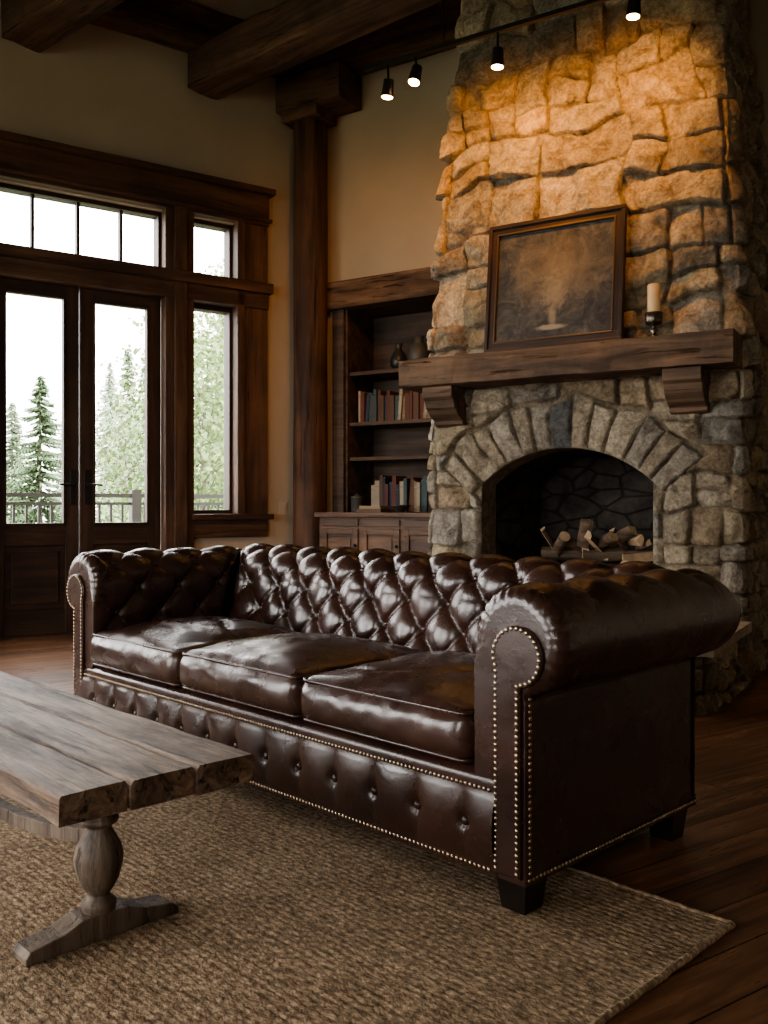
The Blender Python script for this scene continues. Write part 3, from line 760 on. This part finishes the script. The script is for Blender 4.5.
for x,s_ in((LEN+.001,1),(-.001,-1)):
    for y in np.arange(.012,DEP,.0155): nail((x,y,.103),0)
    for z in np.arange(.12,.54,.0155): nail((x,.014,z),0)
for x in np.arange(.01,LEN,.0165): nail((x,DEP+.001,.103),1)
for p,ax in nails:
    mb.ball(p,.0058,(.55,1,1) if ax==0 else (1,.55,1),8,4,1)
for x in(.055,LEN-.055):
    for y in(.055,DEP-.09):
        a,b=.045,.034
        vs=[(x-b,y-b,0),(x+b,y-b,0),(x+b,y+b,0),(x-b,y+b,0),(x-a,y-a,.09),(x+a,y-a,.09),(x+a,y+a,.09),(x-a,y+a,.09)]
        mb.add(vs,[(0,3,2,1),(4,5,6,7),(0,1,5,4),(1,2,6,5),(2,3,7,6),(3,0,4,7)],2)
def cushion(x0,x1,y0,y1,z0,z1,seed):
    r=.042;hx,hy,hz=(x1-x0)/2,(y1-y0)/2,(z1-z0)/2;c=np.array([(x0+x1)/2,(y0+y1)/2,(z0+z1)/2])
    def face(ax,sg,n1,n2):
        a,b=[i for i in range(3) if i!=ax];hs=[hx,hy,hz]
        g1=np.sin(np.linspace(-PI/2,PI/2,n1))*.35+np.linspace(-1,1,n1)*.65;g2=np.sin(np.linspace(-PI/2,PI/2,n2))*.35+np.linspace(-1,1,n2)*.65
        G1,G2=np.meshgrid(g1,g2,indexing='ij');Q=np.zeros(G1.shape+(3,));Q[...,a]=G1*hs[a];Q[...,b]=G2*hs[b];Q[...,ax]=sg*hs[ax]
        inn_=np.stack([np.clip(Q[...,i],-(hs[i]-r),hs[i]-r) for i in range(3)],-1);d=Q-inn_;l=np.linalg.norm(d,axis=-1,keepdims=True);Q=inn_+d/l*r
        u=Q[...,0]/hx;v=Q[...,1]/hy;w=Q[...,2]/hz
        bul=np.clip(1-np.abs(u)**2.6,0,1)*np.clip(1-np.abs(v)**3,0,1)
        Q[...,2]+=np.where(w>0,.056*bul*w,0)
        wr=.009*fbm(Q[...,0]*4+seed,Q[...,1]*3.5,seed,3)-.009*np.power(1-np.abs(fbm(Q[...,0]*2.2+seed*2,Q[...,1]*5+Q[...,2]*3,seed+5,2)),10)+.0025*fbm(Q[...,0]*14+seed,Q[...,1]*12,seed+8,2)
        Q[...,2]+=wr*np.clip(w,0,1)*np.clip(bul*3,0,1)
        fw=np.clip(-v,0,1)**8
        Q[...,1]-=fw*(.018*np.clip(1-w*w,0,1)*np.clip(1-u**6,0,1)+.006*fbm(Q[...,0]*12+seed,Q[...,2]*14,seed+2,2))
        Q[...,0]+=np.sign(u)*np.abs(u)**8*.004*np.clip(1-w*w,0,1)
        return Q+c
    mb.grid(face(2,1,80,74),0,False);mb.grid(face(2,-1,12,12),0,True)
    mb.grid(face(1,-1,60,18),0,False);mb.grid(face(1,1,40,10),0,True)
    mb.grid(face(0,-1,50,18),0,True);mb.grid(face(0,1,50,18),0,False)
    for zz in(z1-r*.20,z0+r*.25):
        pts=[];rr_=.03;ox,oy=hx-.008,hy-.008
        for (sx_,sy_,a0) in((1,-1,-PI/2),(1,1,0),(-1,1,PI/2),(-1,-1,PI)):
            for q in range(7):
                a=a0+PI/2*q/6;pts.append((c[0]+sx_*(ox-rr_)+rr_*math.cos(a),c[1]+sy_*(oy-rr_)+rr_*math.sin(a),zz))
        dp=[]
        for i in range(len(pts)):
            p,q_=Vector(pts[i]),Vector(pts[(i+1)%len(pts)]);n_=max(1,int((q_-p).length/.03))
            for k_ in range(n_): dp.append(p.lerp(q_,k_/n_))
        mb.tube(dp,.0052,6,0,True)
cw=(LEN-.332)/3
for i in range(3):
    cushion(.166+i*cw+.002,.166+(i+1)*cw-.002,-.022,.615,.347,.485,3+i*11)
mb.build('chesterfield_sofa',[LEATHER,BRASS,plain('sofa_foot_wood',(.014,.009,.007),.35)],SF)
# ------------------------------------------------------------------ rug
RF=frame((.827,2.138),SX_);mb=MB()
n1,n2=150,120;xs=np.linspace(-3.0,0,n1);ys=np.linspace(-2.5,0,n2);XX,YY=np.meshgrid(xs,ys,indexing='ij')
ex=.006*fbm(YY*9,YY*3,2,2)*(XX>-.001)+.006*fbm(YY*9,YY*3+5,2,2)*(XX<-2.999);ey=.006*fbm(XX*9,XX*3,4,2)*((YY>-.001)|(YY<-2.499))
ZZ=.011+.0012*fbm(XX*8,YY*8,5,3)
P=np.stack([XX+ex,YY+ey,ZZ],-1);mb.grid(P,0)
for sl in(P[0],P[-1][::-1],P[:,0][::-1],P[:,-1]):
    q=sl.copy();q[:,2]=.0005;G=np.stack([sl,q],0);mb.grid(G,0,True)
bd_=[(0+.0,-2.5),(0,0),(-3.0,0),(-3.0,-2.5)]
for i in range(4):
    a=Vector((*bd_[i],.008));b=Vector((*bd_[(i+1)%4],.008));mb.tube([a.lerp(b,k_/60)+Vector((.002*math.sin(k_*2.1),.002*math.cos(k_*1.7),0)) for k_ in range(61)],.0085,8,0)
mb.build('jute_rug',[RUG],RF)
# ------------------------------------------------------------------ coffee table
TF=frame((-.4525,1.855),SX_,.0);mb=MB();TL=1.75
wy=[-.225,-.078,.073,.225]
for k_ in range(3):
    y0,y1=wy[k_]+.0022,wy[k_+1]-.0022;n=60;vs=[]
    e0=random.uniform(-.012,.008)
    ring=[(y0,.393),(y0,.4445),(y0+.006,.4515),((y0+y1)/2,.4515),(y1-.006,.4515),(y1,.4445),(y1,.393)]
    for i in range(n+1):
        x=-TL+(TL+e0)*i/n
        for q,(y,z) in enumerate(ring):
            j=float(fbm(np.array(x*9+k_*9),np.array(q*2.7+k_),8,3))
            oy=(.006*j if (k_==0 and q<3) or (k_==2 and q>3) else .0015*j)
            vs.append((x,y+oy,z+(.003*j if z>.44 else .005*j)))
    m=len(ring);mb.add(vs,[(i*m+q,(i+1)*m+q,(i+1)*m+(q+1)%m,i*m+(q+1)%m) for i in range(n) for q in range(m)],0)
    mb.add(vs[:m],[tuple(range(m))],0);mb.add(vs[-m:],[tuple(range(m))[::-1]],0)
lp=[(.036,0),(.040,.012),(.040,.022),(.028,.030),(.025,.040),(.034,.052),(.046,.075),(.054,.105),(.056,.125),(.050,.150),(.037,.175),(.029,.188),(.028,.196),(.044,.204),(.046,.214),(.032,.222),(.031,.232),(.047,.242),(.050,.262),(.042,.268),(.042,.285)]
yo=.012
for x in(-.31,-1.45):
    prof=[(-.185,.012),(.19,.012),(.19,.026),(.175,.040),(.10,.052),(.055,.070),(-.055,.070),(-.10,.052),(-.175,.040),(-.185,.026)]
    q=len(prof);vv=[(x-.036,y+yo,z) for y,z in prof]+[(x+.036,y+yo,z) for y,z in prof]
    mb.add(vv,[tuple(range(q))[::-1],tuple(range(q,2*q))]+[(i,(i+1)%q,q+(i+1)%q,q+i) for i in range(q)],1)
    mb.lathe((x,yo,.068),lp,28,1)
    mb.box(x-.045,x+.045,-.17,.17,.350,.395,1)
n=30;vs=[];
for i in range(n+1):
    f=i/n;x=-.33-1.10*f;z=.235-.07*math.sin(PI*f)
    for y,dz in((-.016+yo,-.018),(.016+yo,-.018),(.016+yo,.018),(-.016+yo,.018)): vs.append((x,y,z+dz))
mb.add(vs,[(i*4+q,(i+1)*4+q,(i+1)*4+(q+1)%4,i*4+(q+1)%4) for i in range(n) for q in range(4)],1)
mb.build('trestle_coffee_table',[TABLE,TLEG],TF,.003)
# ------------------------------------------------------------------ outside
DK=plain('deck_boards',(.22,.20,.18),.8,.2,20);RAILM=plain('railing_paint',(.020,.019,.018),.5)
mb=MB();mb.box(-1,6.8,-2.3,-.25,-.15,-.03);mb.build('deck_floor',[DK],WF)
mb=MB();yr=-2.2
mb.box(-1,6.8,yr-.04,yr+.04,1.10,1.14);mb.box(-1,6.8,yr-.02,yr+.02,.10,.14);mb.box(-1,6.8,yr-.02,yr+.02,1.02,1.05)
x=-1
while x<6.8: mb.box(x-.012,x+.012,yr-.012,yr+.012,.12,1.03);x+=.12
for x in(-1,.9,2.8,4.7,6.7): mb.box(x-.05,x+.05,yr-.05,yr+.05,-.15,1.18)
mb.build('deck_railing',[RAILM],WF)
mb=MB();mb.box(-150,150,-50,150,-3.2,-3.0);mb.build('ground',[plain('grass_ground',(.24,.28,.19),.95,0,1,0,.3,.3)])
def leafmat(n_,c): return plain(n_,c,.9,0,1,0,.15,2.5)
TRK=plain('trunk',(.20,.18,.15),.9)
def conifer(name,x,y,hgt,rad,mat,seed):
    random.seed(seed);mb=MB();mb.cyl((0,0,0),(0,0,hgt*.97),hgt*.018,.01,8,1)
    nb=int(hgt*85)
    for l_ in range(nb):
        f=(l_+random.random())/nb;z=hgt*(.08+.91*f);r=rad*(1-f)**.9+.06
        a=random.random()*2*PI;L_=r*random.uniform(.55,1.15)
        d=Vector((math.cos(a),math.sin(a),0));s_=Vector((-d.y,d.x,0));seg=6
        for q in range(seg):
            f0=.1+.9*q/seg;wdt=(.16*L_+.05)*(1.1-f0)+.03
            c0=d*L_*f0+Vector((0,0,z-.30*L_*f0+.14*L_*f0*f0))
            for sg in(-1,1):
                tip=c0+s_*sg*wdt+d*wdt*.9+Vector((0,0,-.35*wdt-random.random()*.05))
                mb.add([c0-d*.03,tip,c0+d*wdt*.5],[(0,1,2)],0)
            mb.add([c0-s_*.02,c0+d*L_/seg+Vector((0,0,-.16*wdt-.04)),c0+s_*.02+Vector((0,0,.02))],[(0,1,2)],0)
    return mb.build(name,[mat,TRK],Matrix.Translation((x,y,-3.05)))
def leafy(name,x,y,hgt,mat,seed,n=9000):
    random.seed(seed);mb=MB();mb.cyl((0,0,0),(0,0,hgt*.85),hgt*.014,.02,8,1)
    cl=[]
    for _ in range(70):
        z=hgt*random.uniform(.22,1);r=hgt*.20*math.sin(PI*min(1,max(.05,(z/hgt-.10)/.94)))+.15;a=random.random()*2*PI;q=r*random.random()**.5
        p=Vector((q*math.cos(a),q*math.sin(a),z));cl.append(p);mb.cyl((0,0,z*.85),p,.02,.006,5,1)
    for _ in range(n):
        p=random.choice(cl)+Vector((random.gauss(0,.26),random.gauss(0,.26),random.gauss(0,.2)))
        s_=random.uniform(.025,.055);u=Vector((random.gauss(0,1),random.gauss(0,1),random.gauss(0,1))).normalized();v=u.orthogonal()
        mb.add([p-u*s_,p+v*s_*.6,p+u*s_,p-v*s_*.6],[(0,1,2,3)],0)
    return mb.build(name,[mat,TRK],Matrix.Translation((x,y,-3.05)))
G1=leafmat('pine_near_haze',(.125,.185,.095));G2=leafmat('pine_mid_haze',(.24,.31,.19));G3=leafmat('pine_far_haze',(.42,.48,.38));G4=leafmat('leaf_near',(.19,.27,.11))  # greens paled with distance: haze is put into the leaf colour
def at(px,dist): return ((px-384)/900*dist,dist)
def tree(px,dist,topy,rad,mat,seed,nm='pine_tree'):
    x,y=at(px,dist);hg=1+(507-topy)/900*dist+3.05;conifer(nm,x,y,hg,rad,mat,seed)
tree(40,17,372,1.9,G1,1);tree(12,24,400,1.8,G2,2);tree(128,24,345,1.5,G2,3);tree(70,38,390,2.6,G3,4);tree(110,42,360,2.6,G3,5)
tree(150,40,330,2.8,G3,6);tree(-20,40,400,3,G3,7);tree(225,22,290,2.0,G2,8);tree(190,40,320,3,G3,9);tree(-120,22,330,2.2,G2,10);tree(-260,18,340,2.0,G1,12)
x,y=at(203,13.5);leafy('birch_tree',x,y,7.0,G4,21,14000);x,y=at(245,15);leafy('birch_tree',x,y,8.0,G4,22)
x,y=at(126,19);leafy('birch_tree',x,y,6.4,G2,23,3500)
random.seed(99)
# ------------------------------------------------------------------ world, portals
w=bpy.data.worlds.new('overcast_sky');bpy.context.scene.world=w;w.use_nodes=True
bg=w.node_tree.nodes['Background'];bg.inputs['Color'].default_value=(1.0,.98,.955,1);bg.inputs['Strength'].default_value=14.0
def portal(M,x0,x1,z0,z1):
    l=bpy.data.lights.new('window_portal','AREA');l.shape='RECTANGLE';l.size=x1-x0;l.size_y=z1-z0;l.cycles.is_portal=True
    o=bpy.data.objects.new('window_portal',l);bpy.context.scene.collection.objects.link(o)
    R_=Matrix(((1,0,0,(x0+x1)/2),(0,0,-1,-.2),(0,1,0,(z0+z1)/2),(0,0,0,1)))
    o.matrix_world=M@R_
for a,b,c_,d in WO: portal(WF,a,b,c_,d)
for a,b,c_,d in LO: portal(LF,a,b,c_,d)
for a,b,c_,d in BFILL: portal(BFm,a,b,c_,d)
# ------------------------------------------------------------------ camera
cam=bpy.data.cameras.new('camera');co=bpy.data.objects.new('camera',cam);bpy.context.scene.collection.objects.link(co)
co.location=(0,0,1.0);co.rotation_euler=(PI/2,0,0);cam.sensor_fit='AUTO';cam.sensor_width=36;cam.lens=900/1024*36
cam.shift_y=-5/1024;cam.clip_start=.05;cam.clip_end=400
bpy.context.scene.camera=co
try:
    bpy.context.scene.view_settings.view_transform='AgX'
    bpy.context.scene.view_settings.look='AgX - Medium High Contrast'
except Exception: pass
